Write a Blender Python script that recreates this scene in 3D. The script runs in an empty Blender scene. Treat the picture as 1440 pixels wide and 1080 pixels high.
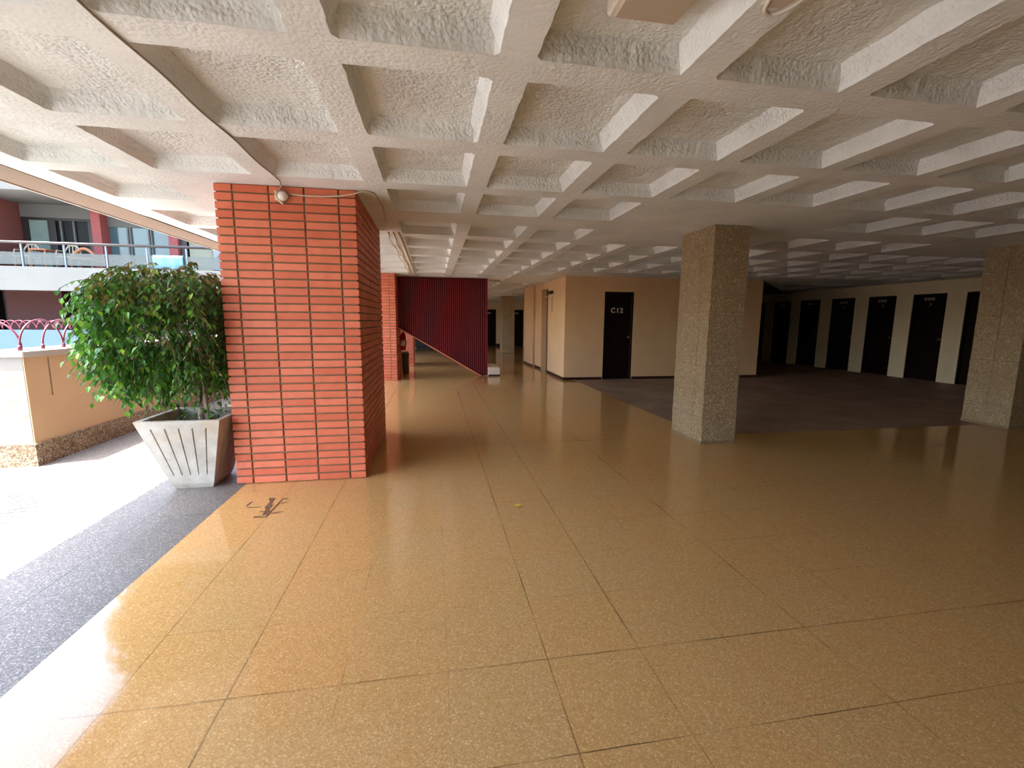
import bpy, math, random
from mathutils import Vector, Matrix, noise
random.seed(7)
C = bpy.context.scene.collection
HC = 2.38                                    # soffit height

# ------------------------------------------------------------------ helpers
class MB:
    def __init__(s): s.v = []; s.f = []; s.mi = []
    def add(s, vs, fs, m=0):
        o = len(s.v); s.v += [tuple(v) for v in vs]
        for f in fs: s.f.append(tuple(i + o for i in f)); s.mi.append(m)
    def box(s, x0, y0, z0, x1, y1, z1, m=0):
        x0, x1 = min(x0, x1), max(x0, x1); y0, y1 = min(y0, y1), max(y0, y1); z0, z1 = min(z0, z1), max(z0, z1)
        s.add([(x0,y0,z0),(x1,y0,z0),(x1,y1,z0),(x0,y1,z0),(x0,y0,z1),(x1,y0,z1),(x1,y1,z1),(x0,y1,z1)],
              [(3,2,1,0),(4,5,6,7),(0,1,5,4),(1,2,6,5),(2,3,7,6),(3,0,4,7)], m)
    def bbox(s, x0, y0, z0, x1, y1, z1, b=.01, m=0):      # box with chamfered edges
        P = []
        for sx in (0,1):
            for sy in (0,1):
                for sz in (0,1):
                    X = (x0, x1)[sx]; Y = (y0, y1)[sy]; Z = (z0, z1)[sz]
                    dx = b if sx == 0 else -b; dy = b if sy == 0 else -b; dz = b if sz == 0 else -b
                    P.append([(X, Y+dy, Z+dz), (X+dx, Y, Z+dz), (X+dx, Y+dy, Z)])
        idx = lambda a, c, d, k: (a*4 + c*2 + d)*3 + k
        V = [p for t in P for p in t]; F = []
        for sx in (0,1): F.append([idx(sx,0,0,0), idx(sx,1,0,0), idx(sx,1,1,0), idx(sx,0,1,0)][::(-1 if sx == 0 else 1)])
        for sy in (0,1): F.append([idx(0,sy,0,1), idx(1,sy,0,1), idx(1,sy,1,1), idx(0,sy,1,1)][::(1 if sy == 0 else -1)])
        for sz in (0,1): F.append([idx(0,0,sz,2), idx(1,0,sz,2), idx(1,1,sz,2), idx(0,1,sz,2)][::(-1 if sz == 0 else 1)])
        for a in (0,1):
            for c in (0,1):
                F.append([idx(a,c,0,0), idx(a,c,1,0), idx(a,c,1,1), idx(a,c,0,1)])
                F.append([idx(a,0,c,0), idx(a,1,c,0), idx(a,1,c,2), idx(a,0,c,2)])
                F.append([idx(0,a,c,1), idx(1,a,c,1), idx(1,a,c,2), idx(0,a,c,2)])
                for d in (0,1): F.append([idx(a,c,d,0), idx(a,c,d,1), idx(a,c,d,2)])
        s.add(V, F, m)
    def prism(s, poly, axis, a, b, m=0):     # polygon in the two other axes, extruded along axis from a to b
        def P(u, v, w):
            return {'x': (w, u, v), 'y': (u, w, v), 'z': (u, v, w)}[axis]
        n = len(poly)
        s.add([P(u, v, a) for u, v in poly] + [P(u, v, b) for u, v in poly],
              [tuple(range(n)), tuple(range(2*n - 1, n - 1, -1))] + [(i, i+n, (i+1) % n + n, (i+1) % n) for i in range(n)], m)
    def tube(s, pts, r, n=8, m=0, cap=True):
        pts = [Vector(p) for p in pts]; k = len(pts); rs = r if isinstance(r, (list, tuple)) else [r]*k
        V = []; up = Vector((0, 0, 1))
        for i, p in enumerate(pts):
            t = (pts[min(i+1, k-1)] - pts[max(i-1, 0)]).normalized()
            a = t.cross(up)
            if a.length < .05: a = t.cross(Vector((0, 1, 0)))
            a.normalize(); b = t.cross(a)
            for j in range(n):
                q = 2*math.pi*j/n; V.append(p + (a*math.cos(q) + b*math.sin(q))*rs[i])
        F = [(i*n+j, i*n+(j+1) % n, (i+1)*n+(j+1) % n, (i+1)*n+j) for i in range(k-1) for j in range(n)]
        if cap: F += [tuple(range(n-1, -1, -1)), tuple(range((k-1)*n, k*n))]
        s.add(V, F, m)
    def lathe(s, prof, c, axis=(0,0,1), n=24, m=0):       # prof: (radius, height)
        ax = Vector(axis).normalized(); a = ax.cross(Vector((0,0,1)) if abs(ax.z) < .9 else Vector((1,0,0))).normalized(); b = ax.cross(a)
        c = Vector(c); V = []
        for r, h in prof:
            for j in range(n):
                q = 2*math.pi*j/n; V.append(c + ax*h + (a*math.cos(q) + b*math.sin(q))*r)
        k = len(prof)
        F = [(i*n+j, i*n+(j+1) % n, (i+1)*n+(j+1) % n, (i+1)*n+j) for i in range(k-1) for j in range(n)]
        F += [tuple(range(n-1, -1, -1)), tuple(range((k-1)*n, k*n))]
        s.add(V, F, m)
    def build(s, name, mats, parent=None, smooth=False):
        if not isinstance(mats, (list, tuple)): mats = [mats]
        off = Vector((0, 0, 0)); p = parent
        while p: off += p.location; p = p.parent
        me = bpy.data.meshes.new(name)
        me.from_pydata([Vector(v) - off for v in s.v], [], s.f)
        for m in mats: me.materials.append(m)
        if len(mats) > 1: me.polygons.foreach_set('material_index', s.mi)
        if smooth: me.polygons.foreach_set('use_smooth', [True]*len(me.polygons))
        me.update()
        o = bpy.data.objects.new(name, me); C.objects.link(o)
        if parent: o.parent = parent
        return o

def tag(o, label=None, cat=None, group=None, kind=None):
    if label: o['label'] = label
    if cat: o['category'] = cat
    if group: o['group'] = group
    if kind: o['kind'] = kind
    return o
def thing(name, loc, label, cat, group=None, kind=None):
    o = bpy.data.objects.new(name, None); o.empty_display_size = .1; o.location = loc; C.objects.link(o)
    return tag(o, label, cat, group, kind)
def S(o, label=None, cat=None):
    return tag(o, label, cat, kind='structure')
def copy_tree(o, parent=None):
    c = o.copy(); C.objects.link(c); c.parent = parent
    for ch in list(o.children): copy_tree(ch, c)
    return c

# ------------------------------------------------------------------ materials
def lin(c): return tuple(((v/255 + .055)/1.055)**2.4 if v/255 > .04045 else v/255/12.92 for v in c) + (1,)
class NT:
    def __init__(s, name):
        s.m = bpy.data.materials.new(name); s.m.use_nodes = True; s.t = s.m.node_tree
        s.b = s.t.nodes['Principled BSDF']; s.pos = s.n('ShaderNodeTexCoord').outputs['Object']
    def n(s, t, **k):
        x = s.t.nodes.new(t)
        for a, b in k.items():
            if a[0] == '_': x.inputs[a[1:].replace('_', ' ')].default_value = b
            else: setattr(x, a, b)
        return x
    def l(s, a, b): s.t.links.new(a, b)
    def val(s, v, sock):
        if isinstance(v, bpy.types.NodeSocket): s.l(v, sock)
        else: sock.default_value = v
    def math(s, op, a, b=0., c=None):
        x = s.n('ShaderNodeMath', operation=op); s.val(a, x.inputs[0]); s.val(b, x.inputs[1])
        if c is not None: s.val(c, x.inputs[2])
        return x.outputs[0]
    def noise(s, scale, detail=3., rough=.5, vec=None, dist=0.):
        x = s.n('ShaderNodeTexNoise'); x.inputs['Scale'].default_value = scale; x.inputs['Detail'].default_value = detail
        x.inputs['Roughness'].default_value = rough; x.inputs['Distortion'].default_value = dist
        s.l(vec or s.pos, x.inputs['Vector']); return x.outputs['Fac']
    def vor(s, scale, feat='F1', vec=None):
        x = s.n('ShaderNodeTexVoronoi', feature=feat); x.inputs['Scale'].default_value = scale
        s.l(vec or s.pos, x.inputs['Vector']); return x
    def ramp(s, fac, stops, interp='LINEAR'):
        x = s.n('ShaderNodeValToRGB'); r = x.color_ramp; r.interpolation = interp
        while len(r.elements) < len(stops): r.elements.new(.5)
        for e, (p, c) in zip(r.elements, stops): e.position = p; e.color = c if len(c) == 4 else tuple(c) + (1,)
        s.l(fac, x.inputs[0]); return x.outputs[0]
    def mix(s, f, a, b, mode='MIX'):
        x = s.n('ShaderNodeMix', data_type='RGBA', blend_type=mode)
        s.val(f, x.inputs[0]); s.val(a, x.inputs[6]); s.val(b, x.inputs[7]); return x.outputs[2]
    def mrange(s, v, a, b, c=0., d=1.):
        x = s.n('ShaderNodeMapRange'); s.l(v, x.inputs[0])
        for i, q in enumerate((a, b, c, d)): x.inputs[i+1].default_value = q
        return x.outputs[0]
    def bump(s, h, strength=.3, dist=.01, nrm=None):
        x = s.n('ShaderNodeBump'); x.inputs['Strength'].default_value = strength; x.inputs['Distance'].default_value = dist
        s.l(h, x.inputs['Height'])
        if nrm: s.l(nrm, x.inputs['Normal'])
        return x.outputs[0]
    def scale(s, v):
        x = s.n('ShaderNodeMapping'); x.inputs['Scale'].default_value = v; s.l(s.pos, x.inputs['Vector']); return x.outputs[0]
    def out(s, col=None, rough=.6, bump=None, **k):
        if col is not None: s.val(col, s.b.inputs['Base Color'])
        s.val(rough, s.b.inputs['Roughness'])
        if bump: s.l(bump, s.b.inputs['Normal'])
        for a, v in k.items(): s.val(v, s.b.inputs[a.replace('_', ' ')])
        return s.m

def plain(name, rgb, rough=.6, var=.08, scale=6., bump=0., bscale=60., **k):
    n = NT(name); c = lin(rgb)
    lo = tuple(v*(1-var) for v in c[:3]); hi = tuple(min(1, v*(1+var)) for v in c[:3])
    col = n.ramp(n.noise(scale, 4), [(.3, lo), (.7, hi)])
    bp = n.bump(n.noise(bscale, 4), bump, .01) if bump else None
    return n.out(col, rough, bp, **k)

def m_ceiling():
    n = NT('painted_rough_concrete')
    col = n.ramp(n.noise(2.2, 5, .6), [(.3, lin((219,222,219))), (.55, lin((230,233,231))), (.75, lin((238,241,239)))])
    g = n.noise(38, 5, .6, dist=.6); v = n.vor(55).outputs['Distance']
    pits = n.mrange(n.vor(24).outputs['Distance'], .03, .10, .62, 1.)
    pm = n.mrange(n.noise(9, 2), .48, .56, 0., 1.)
    pits = n.math('MAXIMUM', pits, n.math('SUBTRACT', 1., pm))
    col = n.mix(1., col, n.ramp(pits, [(0., (0,0,0)), (1., (1,1,1))]), 'MULTIPLY')
    patch = n.mrange(n.noise(3.2, 2), .35, .65, .25, 1.)
    h = n.math('MULTIPLY', n.math('ADD', n.math('MULTIPLY', g, 1.), n.math('MULTIPLY', v, -.55)), patch)
    h = n.math('ADD', h, n.math('MULTIPLY', pits, .25))
    sp = n.n('ShaderNodeSeparateXYZ'); n.l(n.pos, sp.inputs[0])
    h = n.math('MULTIPLY', h, n.mrange(sp.outputs[2], HC + .006, HC + .03, .4, 1.))
    return n.out(col, .85, n.bump(h, .9, .016), Specular_IOR_Level=.2)

def tile_lines(n, x0, px, y0, py, w, strongx=(), strongy=()):
    s = n.n('ShaderNodeSeparateXYZ'); n.l(n.pos, s.inputs[0]); x, y = s.outputs[0], s.outputs[1]
    wob = n.math('MULTIPLY', n.math('SUBTRACT', n.noise(7, 2), .5), .004)
    x = n.math('ADD', x, wob); y = n.math('ADD', y, wob)
    def lines(u, o, p):
        return n.math('ABSOLUTE', n.math('MULTIPLY', n.math('SUBTRACT', n.math('FRACT', n.math('ADD', n.math('DIVIDE', n.math('SUBTRACT', u, o), p), 100.5)), .5), p))
    brk = n.mrange(n.noise(1.7, 3, .6), .45, .66, .03, .5)
    gx = n.mrange(lines(x, x0, px), w*.4, w, 1., 0.); gy = n.mrange(lines(y, y0, py), w*.4, w, 1., 0.)
    base = n.math('MULTIPLY', n.math('MAXIMUM', gx, gy), brk)
    for lst, u in ((strongx, x), (strongy, y)):
        for c in lst:
            d = n.math('ABSOLUTE', n.math('SUBTRACT', u, c))
            base = n.math('MAXIMUM', base, n.math('MULTIPLY', n.mrange(d, w*.55, w*1.15, 1., 0.), n.mrange(n.noise(2.6, 3), .36, .64, .12, .8)))
    idx = n.n('ShaderNodeCombineXYZ')
    n.l(n.math('FLOOR', n.math('DIVIDE', n.math('SUBTRACT', x, x0), px)), idx.inputs[0])
    n.l(n.math('FLOOR', n.math('DIVIDE', n.math('SUBTRACT', y, y0), py)), idx.inputs[1])
    wn = n.n('ShaderNodeTexWhiteNoise'); n.l(idx.outputs[0], wn.inputs['Vector'])
    return base, wn.outputs['Value']

def m_floor():
    n = NT('tan_polished_terrazzo')
    base, rnd = tile_lines(n, -1.558, .3975, 1.191, .4028, 0.0027, (-1.161, -.759, .83, .434, 1.63), (1.599, 1.191, 4.815))
    v = n.vor(200); r = n.n('ShaderNodeSeparateColor'); n.l(v.outputs['Color'], r.inputs[0])
    chip = n.ramp(r.outputs[0], [(0., lin((150,116,70))), (.25, lin((186,147,93))), (.6, lin((196,157,102))), (.82, lin((208,171,117))), (.93, lin((232,200,150))), (1., lin((240,216,174)))])
    fine = n.noise(300, 2)
    col = n.mix(.55, chip, lin((194,154,98)))
    col = n.mix(n.mrange(n.math('ADD', n.math('MULTIPLY', rnd, .6), n.math('MULTIPLY', n.noise(.8, 3), .6)), .3, .95), col, n.mix(1., col, (1.05, .98, .9, 1), 'MULTIPLY'))
    col = n.mix(n.mrange(fine, .35, .7, 0., .16), col, lin((136,100,56)))
    col = n.mix(base, col, lin((58,40,22)))
    rough = n.mrange(n.noise(3, 4, .6), .3, .7, .06, .11)
    h = n.noise(1.3, 2)
    return n.out(col, rough, n.bump(h, .05, .05), Specular_IOR_Level=.62)

def m_granite(name, x0, px, y0, py, cols, rough=.6, sx=(), sy=(), sc=200):
    n = NT(name); base, rnd = tile_lines(n, x0, px, y0, py, .0045, sx, sy)
    v = n.vor(sc); r = n.n('ShaderNodeSeparateColor'); n.l(v.outputs['Color'], r.inputs[0])
    col = n.ramp(r.outputs[0], [(0., lin(cols[0])), (.4, lin(cols[1])), (.8, lin(cols[2])), (1., lin(cols[3]))])
    col = n.mix(n.mrange(n.noise(1.1, 3), .35, .65, 0., .35), col, lin(cols[0]))
    col = n.mix(base, col, lin(tuple(q*.45 for q in cols[0])))
    return n.out(col, rough, n.bump(n.math('ADD', n.noise(90, 2), n.math('MULTIPLY', base, -1.5)), .12, .01))

def m_brown_floor():
    n = NT('brown_stone_floor'); base, rnd = tile_lines(n, 3.2, .55, 4.84, .55, .004)
    col = n.ramp(n.noise(1.6, 5, .6), [(.3, lin((132,107,88))), (.55, lin((154,128,108))), (.75, lin((172,150,130)))])
    col = n.mix(n.math('MULTIPLY', rnd, .25), col, lin((66,50,42)))
    col = n.mix(n.math('MULTIPLY', base, .5), col, lin((50,38,32)))
    return n.out(col, .55, n.bump(n.noise(25, 3), .08, .01), Specular_IOR_Level=.3)

def m_brick(name, a, b, c):
    n = NT(name); g = n.n('ShaderNodeNewGeometry')
    col = n.ramp(g.outputs['Random Per Island'], [(0., lin(a)), (.5, lin(b)), (1., lin(c))])
    col = n.mix(n.mrange(n.noise(14, 4), .4, .75, 0., .3), col, lin(tuple(q*.86 for q in a)))
    st = n.mrange(n.vor(7).outputs['Distance'], .018, .03, .8, 0.)
    col = n.mix(st, col, lin((120,50,36)))
    return n.out(col, .5, n.bump(n.noise(70, 4), .12, .006), Specular_IOR_Level=.35)

def m_exposed():
    n = NT('exposed_aggregate_concrete')
    v = n.vor(85); r = n.n('ShaderNodeSeparateColor'); n.l(v.outputs['Color'], r.inputs[0])
    col = n.ramp(r.outputs[0], [(0., lin((140,120,92))), (.4, lin((164,142,112))), (.8, lin((178,157,126))), (1., lin((206,188,158)))])
    col = n.mix(n.mrange(n.noise(3, 5, .65), .35, .7, 0., .5), col, lin((150,126,94)))
    s = n.n('ShaderNodeSeparateXYZ'); n.l(n.pos, s.inputs[0])
    ln = n.math('ABSOLUTE', n.math('SUBTRACT', n.math('FRACT', n.math('DIVIDE', s.outputs[2], .59)), .5))
    ln = n.mrange(n.math('ADD', ln, n.math('MULTIPLY', n.noise(12, 3), .012)), .008, .018, .42, 0.)
    col = n.mix(ln, col, lin((112,94,70)))
    h = n.math('SUBTRACT', n.noise(45, 4), n.math('MULTIPLY', v.outputs['Distance'], .8))
    return n.out(col, .85, n.bump(h, .8, .012), Specular_IOR_Level=.2)

def m_plaster(name, rgb, rough=.7, bs=22., b=.25):
    n = NT(name); c = lin(rgb)
    col = n.ramp(n.noise(1.4, 5, .6), [(.3, tuple(q*.93 for q in c[:3])), (.7, tuple(min(1, q*1.04) for q in c[:3]))])
    return n.out(col, rough, n.bump(n.noise(bs, 4), b, .01), Specular_IOR_Level=.25)

def m_leaf(name, stops):
    n = NT(name); g = n.n('ShaderNodeNewGeometry')
    col = n.ramp(g.outputs['Random Per Island'], [(p, lin(c)) for p, c in stops])
    d = n.n('ShaderNodeBsdfTranslucent'); n.l(n.mix(1., col, (1.25, 1.3, .55, 1), 'MULTIPLY'), d.inputs[0])
    n.out(col, .38, None, Specular_IOR_Level=.4)
    mx = n.n('ShaderNodeMixShader'); mx.inputs[0].default_value = .33
    n.l(n.b.outputs[0], mx.inputs[1]); n.l(d.outputs[0], mx.inputs[2])
    n.l(mx.outputs[0], n.t.nodes['Material Output'].inputs[0]); return n.m

def m_glass(name, tint, alpha_mix):
    n = NT(name); n.out(lin(tint), .3, None, Specular_IOR_Level=.4)
    tr = n.n('ShaderNodeBsdfTransparent'); mx = n.n('ShaderNodeMixShader'); mx.inputs[0].default_value = alpha_mix
    n.l(tr.outputs[0], mx.inputs[1]); n.l(n.b.outputs[0], mx.inputs[2]); n.l(mx.outputs[0], n.t.nodes['Material Output'].inputs[0]); return n.m

def m_planter():
    n = NT('weathered_cast_concrete')
    col = n.ramp(n.noise(7, 5, .65), [(.3, lin((164,156,142))), (.55, lin((188,181,169))), (.75, lin((202,196,185)))])
    s = n.n('ShaderNodeSeparateXYZ'); n.l(n.pos, s.inputs[0])
    st = n.math('MULTIPLY', n.mrange(n.noise(9, 3), .45, .7, 0., .55), n.mrange(s.outputs[2], .35, .6, 0., 1.))
    col = n.mix(st, col, lin((190,160,122)))
    return n.out(col, .8, n.bump(n.noise(70, 4), .3, .006))

M = {}
M['ceil'] = m_ceiling(); M['floor'] = m_floor(); M['brownfloor'] = m_brown_floor()
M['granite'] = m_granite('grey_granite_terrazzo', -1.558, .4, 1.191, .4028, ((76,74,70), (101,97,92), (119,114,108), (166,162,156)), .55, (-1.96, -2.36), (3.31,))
M['brick'] = m_brick('red_clay_brick', (204,102,72), (214,114,82), (222,124,94))
M['mortar'] = plain('grey_brown_mortar', (134,114,86), .9, .12, 20, .3)
M['exposed'] = m_exposed()
M['cream'] = m_plaster('cream_wall_paint', (230,194,150))
M['cream2'] = m_plaster('pale_wall_paint', (242,224,192))
M['skirt'] = plain('dark_red_skirting', (58,26,22), .4)
M['door'] = plain('dark_wood_door', (26,12,9), .45, .2, 4, Specular_IOR_Level=.15)
M['edgereflect'] = plain('dark_door_frame', (38,36,32), .4)
M['lettering'] = plain('cream_lettering', (214,200,186), .5)
M['plate'] = plain('grey_number_plate', (150,142,138), .5)
M['maroon'] = plain('maroon_painted_slats', (140,38,48), .28, .1, 3)
M['maroon_dark'] = plain('maroon_backing', (34,6,12), .6)
M['stone'] = plain('pale_stone', (210,196,176), .5)
M['salmon'] = m_brick('salmon_brick', (200,104,78), (214,122,94), (222,136,108))
M['red'] = plain('red_enamel', (190,16,26), .25, .05)
M['black'] = plain('black_plastic', (22,20,18), .4)
M['white'] = plain('white_plastic', (226,220,210), .45, .03)
M['metal'] = plain('brushed_metal', (150,134,116), .35, .08, 3, Metallic=.8)
M['olive'] = plain('olive_brown_metal', (92,82,52), .45)
M['darkbrown'] = plain('dark_brown_panel', (58,32,24), .6, .2, 3)
M['planter'] = m_planter()
M['soil'] = plain('dark_soil', (66,54,42), .95, .3, 20, .6, 30)
M['bark'] = plain('pale_grey_bark', (186,170,146), .8, .25, 14, .4, 40)
M['twig'] = plain('olive_twig', (86,80,46), .8)
M['leaf'] = m_leaf('ficus_leaf', [(0., (38,80,34)), (.35, (56,106,42)), (.7, (78,132,50)), (.92, (108,158,58)), (.98, (150,180,70)), (1., (170,194,80))])
M['leafold'] = m_leaf('olive_brown_leaf', [(0., (70,78,34)), (.5, (100,100,44)), (1., (140,122,62))])
M['dry'] = plain('dry_tan_leaf', (206,150,106), .8)
M['herb'] = m_leaf('grey_green_herb', [(0., (70,90,62)), (.6, (104,124,88)), (1., (140,154,118))])
M['ochre'] = m_plaster('ochre_plaster', (196,166,130), .75, 9, .2)
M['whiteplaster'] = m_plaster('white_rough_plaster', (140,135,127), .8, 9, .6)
M['plinth'] = m_granite('washed_gravel_plinth', 50., 90., 50., 90., ((92,76,56), (138,118,92), (164,146,120), (196,184,166)), .85, sc=75)
M['cap'] = m_plaster('parapet_cap', (172,167,158), .7)
M['pinkmetal'] = plain('pink_red_painted_iron', (98,28,46), .4)
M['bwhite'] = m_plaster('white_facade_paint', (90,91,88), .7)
M['bblue'] = m_plaster('pale_blue_paint', (66,86,94), .7)
M['bgrey'] = m_plaster('grey_soffit_paint', (88,88,86), .7)
M['bbrick'] = plain('shaded_red_brick', (92,46,38), .7, .15, 12, .3)  # party wall's shaded side put into the colour, darker than the lit piers
M['bred'] = plain('red_brick_pier', (122,54,50), .7, .12, 14, .3)
M['bbrown'] = plain('brown_red_wall', (70,28,24), .7, .12)
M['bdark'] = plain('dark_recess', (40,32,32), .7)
M['bframe'] = plain('dark_brown_frame', (22,13,11), .5)
M['glassdark'] = plain('dark_window_glass', (12,12,11), .3, Specular_IOR_Level=.1)
M['glassblue'] = plain('grey_blue_window_glass', (66,88,92), .1, .12, .8)
M['curtain'] = plain('pale_green_curtain', (98,114,106), .8)
M['bglass'] = m_glass('smoked_railing_glass', (70,76,74), .6)
M['rail'] = plain('dark_handrail', (30,24,22), .4)
M['pale'] = m_plaster('pale_yellow_paint', (126,126,106), .7)
M['wicker'] = plain('white_wicker', (150,136,116), .7)
M['orange'] = plain('orange_brown_wood', (140,86,54), .6)
M['towel'] = plain('pale_blue_cloth', (72,108,120), .9)
M['ac'] = plain('grey_blue_metal', (84,94,100), .5)
M['fascia'] = m_plaster('ochre_soffit_paint', (138,114,94), .7)
M['cablew'] = plain('cream_cable', (212,196,174), .6)
M['cabled'] = plain('grey_cable', (160,146,128), .7)
M['lens'] = plain('frosted_lens', (198,182,160), .5, .02)
M['court'] = plain('pale_courtyard_paving', (200,196,188), .8)
M['palm'] = m_leaf('palm_leaf', [(0., (50,84,36)), (1., (84,120,52))])
M['pot'] = plain('terracotta', (176,96,66), .8)
M['leafy'] = plain('yellow_fallen_leaf', (226,196,60), .7)
M['stain'] = plain('dark_cracked_mortar', (104,76,48), .85, .2, 30)

# ------------------------------------------------------------------ camera
F_PX, PI_, YA, RO = 630.88, math.radians(-8.017), math.radians(9.8747), math.radians(.4481)
CZ = 1.3599
Fv = Vector((math.sin(YA)*math.cos(PI_), math.cos(YA)*math.cos(PI_), math.sin(PI_)))
Rv = Vector((math.cos(YA), -math.sin(YA), 0)); Uv = Rv.cross(Fv)
R2 = Rv*math.cos(RO) + Uv*math.sin(RO); U2 = -Rv*math.sin(RO) + Uv*math.cos(RO)
cd = bpy.data.cameras.new('camera'); cam = bpy.data.objects.new('camera', cd); C.objects.link(cam)
cd.sensor_fit = 'HORIZONTAL'; cd.sensor_width = 36; cd.lens = 36*F_PX/1440; cd.clip_start = .05; cd.clip_end = 200
m = Matrix((R2, U2, -Fv)).transposed().to_4x4(); m.translation = (0, 0, CZ); cam.matrix_world = m
bpy.context.scene.camera = cam

# ------------------------------------------------------------------ light
SUN_DIR = Vector((.395, .12, -1)).normalized()
w = bpy.data.worlds.new('world'); bpy.context.scene.world = w; w.use_nodes = True
nt = w.node_tree; bg = nt.nodes['Background']; sky = nt.nodes.new('ShaderNodeTexSky')
sky.sky_type = 'NISHITA'; sky.sun_disc = False
sky.sun_elevation = math.asin(-SUN_DIR.z); sky.sun_rotation = math.atan2(-SUN_DIR.x, -SUN_DIR.y)
sky.air_density = 1.; sky.dust_density = 3.; sky.ozone_density = .6
nt.links.new(sky.outputs[0], bg.inputs[0]); bg.inputs[1].default_value = .28
sd = bpy.data.lights.new('sun', 'SUN'); so = bpy.data.objects.new('sun', sd); C.objects.link(so)
sd.energy = 3.2; sd.angle = math.radians(.5); sd.color = (1, .96, .90)
so.rotation_euler = SUN_DIR.to_track_quat('-Z', 'Y').to_euler(); so.location = (-8, -3, 12)
vs = bpy.context.scene.view_settings
vs.view_transform = 'Standard'; vs.look = 'None'; vs.gamma = 1; vs.exposure = 2.85; vs.use_curve_mapping = False
bpy.context.scene.cycles.max_bounces = 12; bpy.context.scene.cycles.diffuse_bounces = 8
bpy.context.scene.cycles.sample_clamp_indirect = 8

# ------------------------------------------------------------------ floors
b = MB(); b.box(-1.56, -10, -.2, 11.9, 4.84, 0); b.box(-1.56, 4.84, -.2, 3.2, 24.2, 0); b.box(3.2, 16.4, -.2, 6.6, 24.2, 0); b.box(-2.6, 14, -.2, -1.56, 24.2, 0); S(b.build('floor', M['floor']), 'polished tan terrazzo floor tiles of the gallery', 'floor')
b = MB(); b.box(3.2, 4.84, -.2, 11.9, 16.4, 0); S(b.build('floor_brown', M['brownfloor']), 'dull dark brown stone floor beyond the concrete pillars', 'floor')
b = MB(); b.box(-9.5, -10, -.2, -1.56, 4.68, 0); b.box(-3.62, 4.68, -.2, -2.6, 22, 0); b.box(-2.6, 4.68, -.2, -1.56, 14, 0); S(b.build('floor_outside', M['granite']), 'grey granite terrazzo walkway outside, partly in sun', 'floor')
b = MB(); b.box(-32, -12, -3.4, -3.7, 20, -3.2); S(b.build('floor_courtyard', M['court']), 'pale courtyard paving below the terrace', 'floor')


b = MB(); b.box(-9.5, -26, -.2, 12, -10, 0); S(b.build('floor_light_bounce', M['court']), 'pale ground added out of view behind the gallery to bounce light', 'floor')  # unseen pale ground, added to bounce sunlight in from behind

# ------------------------------------------------------------------ waffle ceiling (one relief surface)
X0, Y0_, SX, SY, WX, WY, BY = -.4227, 1.0929, .7652, .8795, .1499, .1696, .2808
DEPTH, TAPER = .092, .042
XMIN, XMAX, YMIN, YMAX = -2.86, 11.9, -10., 24.2
def axis_lines(cells, lo, hi):
    ls = [(lo, None, 0.)]
    return ls
def build_axis(start, n0, n1, step, rib, bump_at, dense):
    """returns list of (coordinate, cell index or None, edge factor 0..1)"""
    L = []
    for c in range(n0, n1):
        o = start + c*step + sum(BY for k in bump_at if c >= k)
        a, e = o + rib/2, o + step - rib/2
        extra = BY if c in bump_at else 0
        for t in (0, .5): L.append((o - rib/2 - extra + t*(rib + extra) + (.0 if t else .004), None, 0.))
        k = 26 if c in dense else 5
        L.append((a, c, 0.)); 
        if c in dense: L.append((a + TAPER*.5, c, .62))
        L.append((a + TAPER, c, 1.))
        for i in range(1, k): L.append((a + TAPER + (e - a - 2*TAPER)*i/k, c, 1.))
        L.append((e - TAPER, c, 1.))
        if c in dense: L.append((e - TAPER*.5, c, .62))
        L.append((e, c, 0.))
    return L
AX = build_axis(X0, -3, 16, SX, WX, (), range(-3, 5))
AY = build_axis(Y0_, -12, 25, SY, WY, (4, 11, 18), range(-1, 4))
AX = [(XMIN, None, 0.)] + [q for q in AX if XMIN + .01 < q[0] < XMAX - .01] + [(XMAX, None, 0.)]
AY = [(YMIN, None, 0.)] + [q for q in AY if YMIN + .01 < q[0] < YMAX - .01] + [(YMAX, None, 0.)]
def solid(c, r):
    return (r in (3, 4, 10, 11, 17, 18) and (c in (-2, -1, 3, 4, 5, 9, 10, 11, 15))) or (c >= 15) or (r == 9 and c >= 4)
V = []; Fc = []
for (y, r, ey) in AY:
    for (x, c, ex) in AX:
        h = 0.
        if c is not None and r is not None and not solid(c, r): h = DEPTH*min(ex, ey)
        near = max(0., 1 - max(0., math.hypot(x, y) - 3.)/3.)
        dx = dy = dz = 0.
        if near > 0 and XMIN < x < XMAX:
            q = Vector((x*13, y*13, h*30)); a = noise.noise_vector(q); q2 = Vector((x*31, y*31, 5)); a2 = noise.noise_vector(q2)
            amp = near*(.008 if h > 0 else .007)
            dx = (a.x*.7 + a2.x*.6)*amp*(1. if ex in (0., 1.) else .5); dy = (a.y*.7 + a2.y*.6)*amp; dz = (a.z*.6 + a2.z*.5)*amp*(1. if h > 0 else .25)
        V.append((x + dx, y + dy, HC + h + max(dz, -.004)))
nx = len(AX)
for j in range(len(AY) - 1):
    for i in range(nx - 1):
        p = j*nx + i; Fc.append((p, p + nx, p + nx + 1, p + 1))
b = MB(); b.add(V, Fc); b.box(XMIN, YMIN, HC + .2, XMAX, YMAX, HC + .5)
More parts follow.
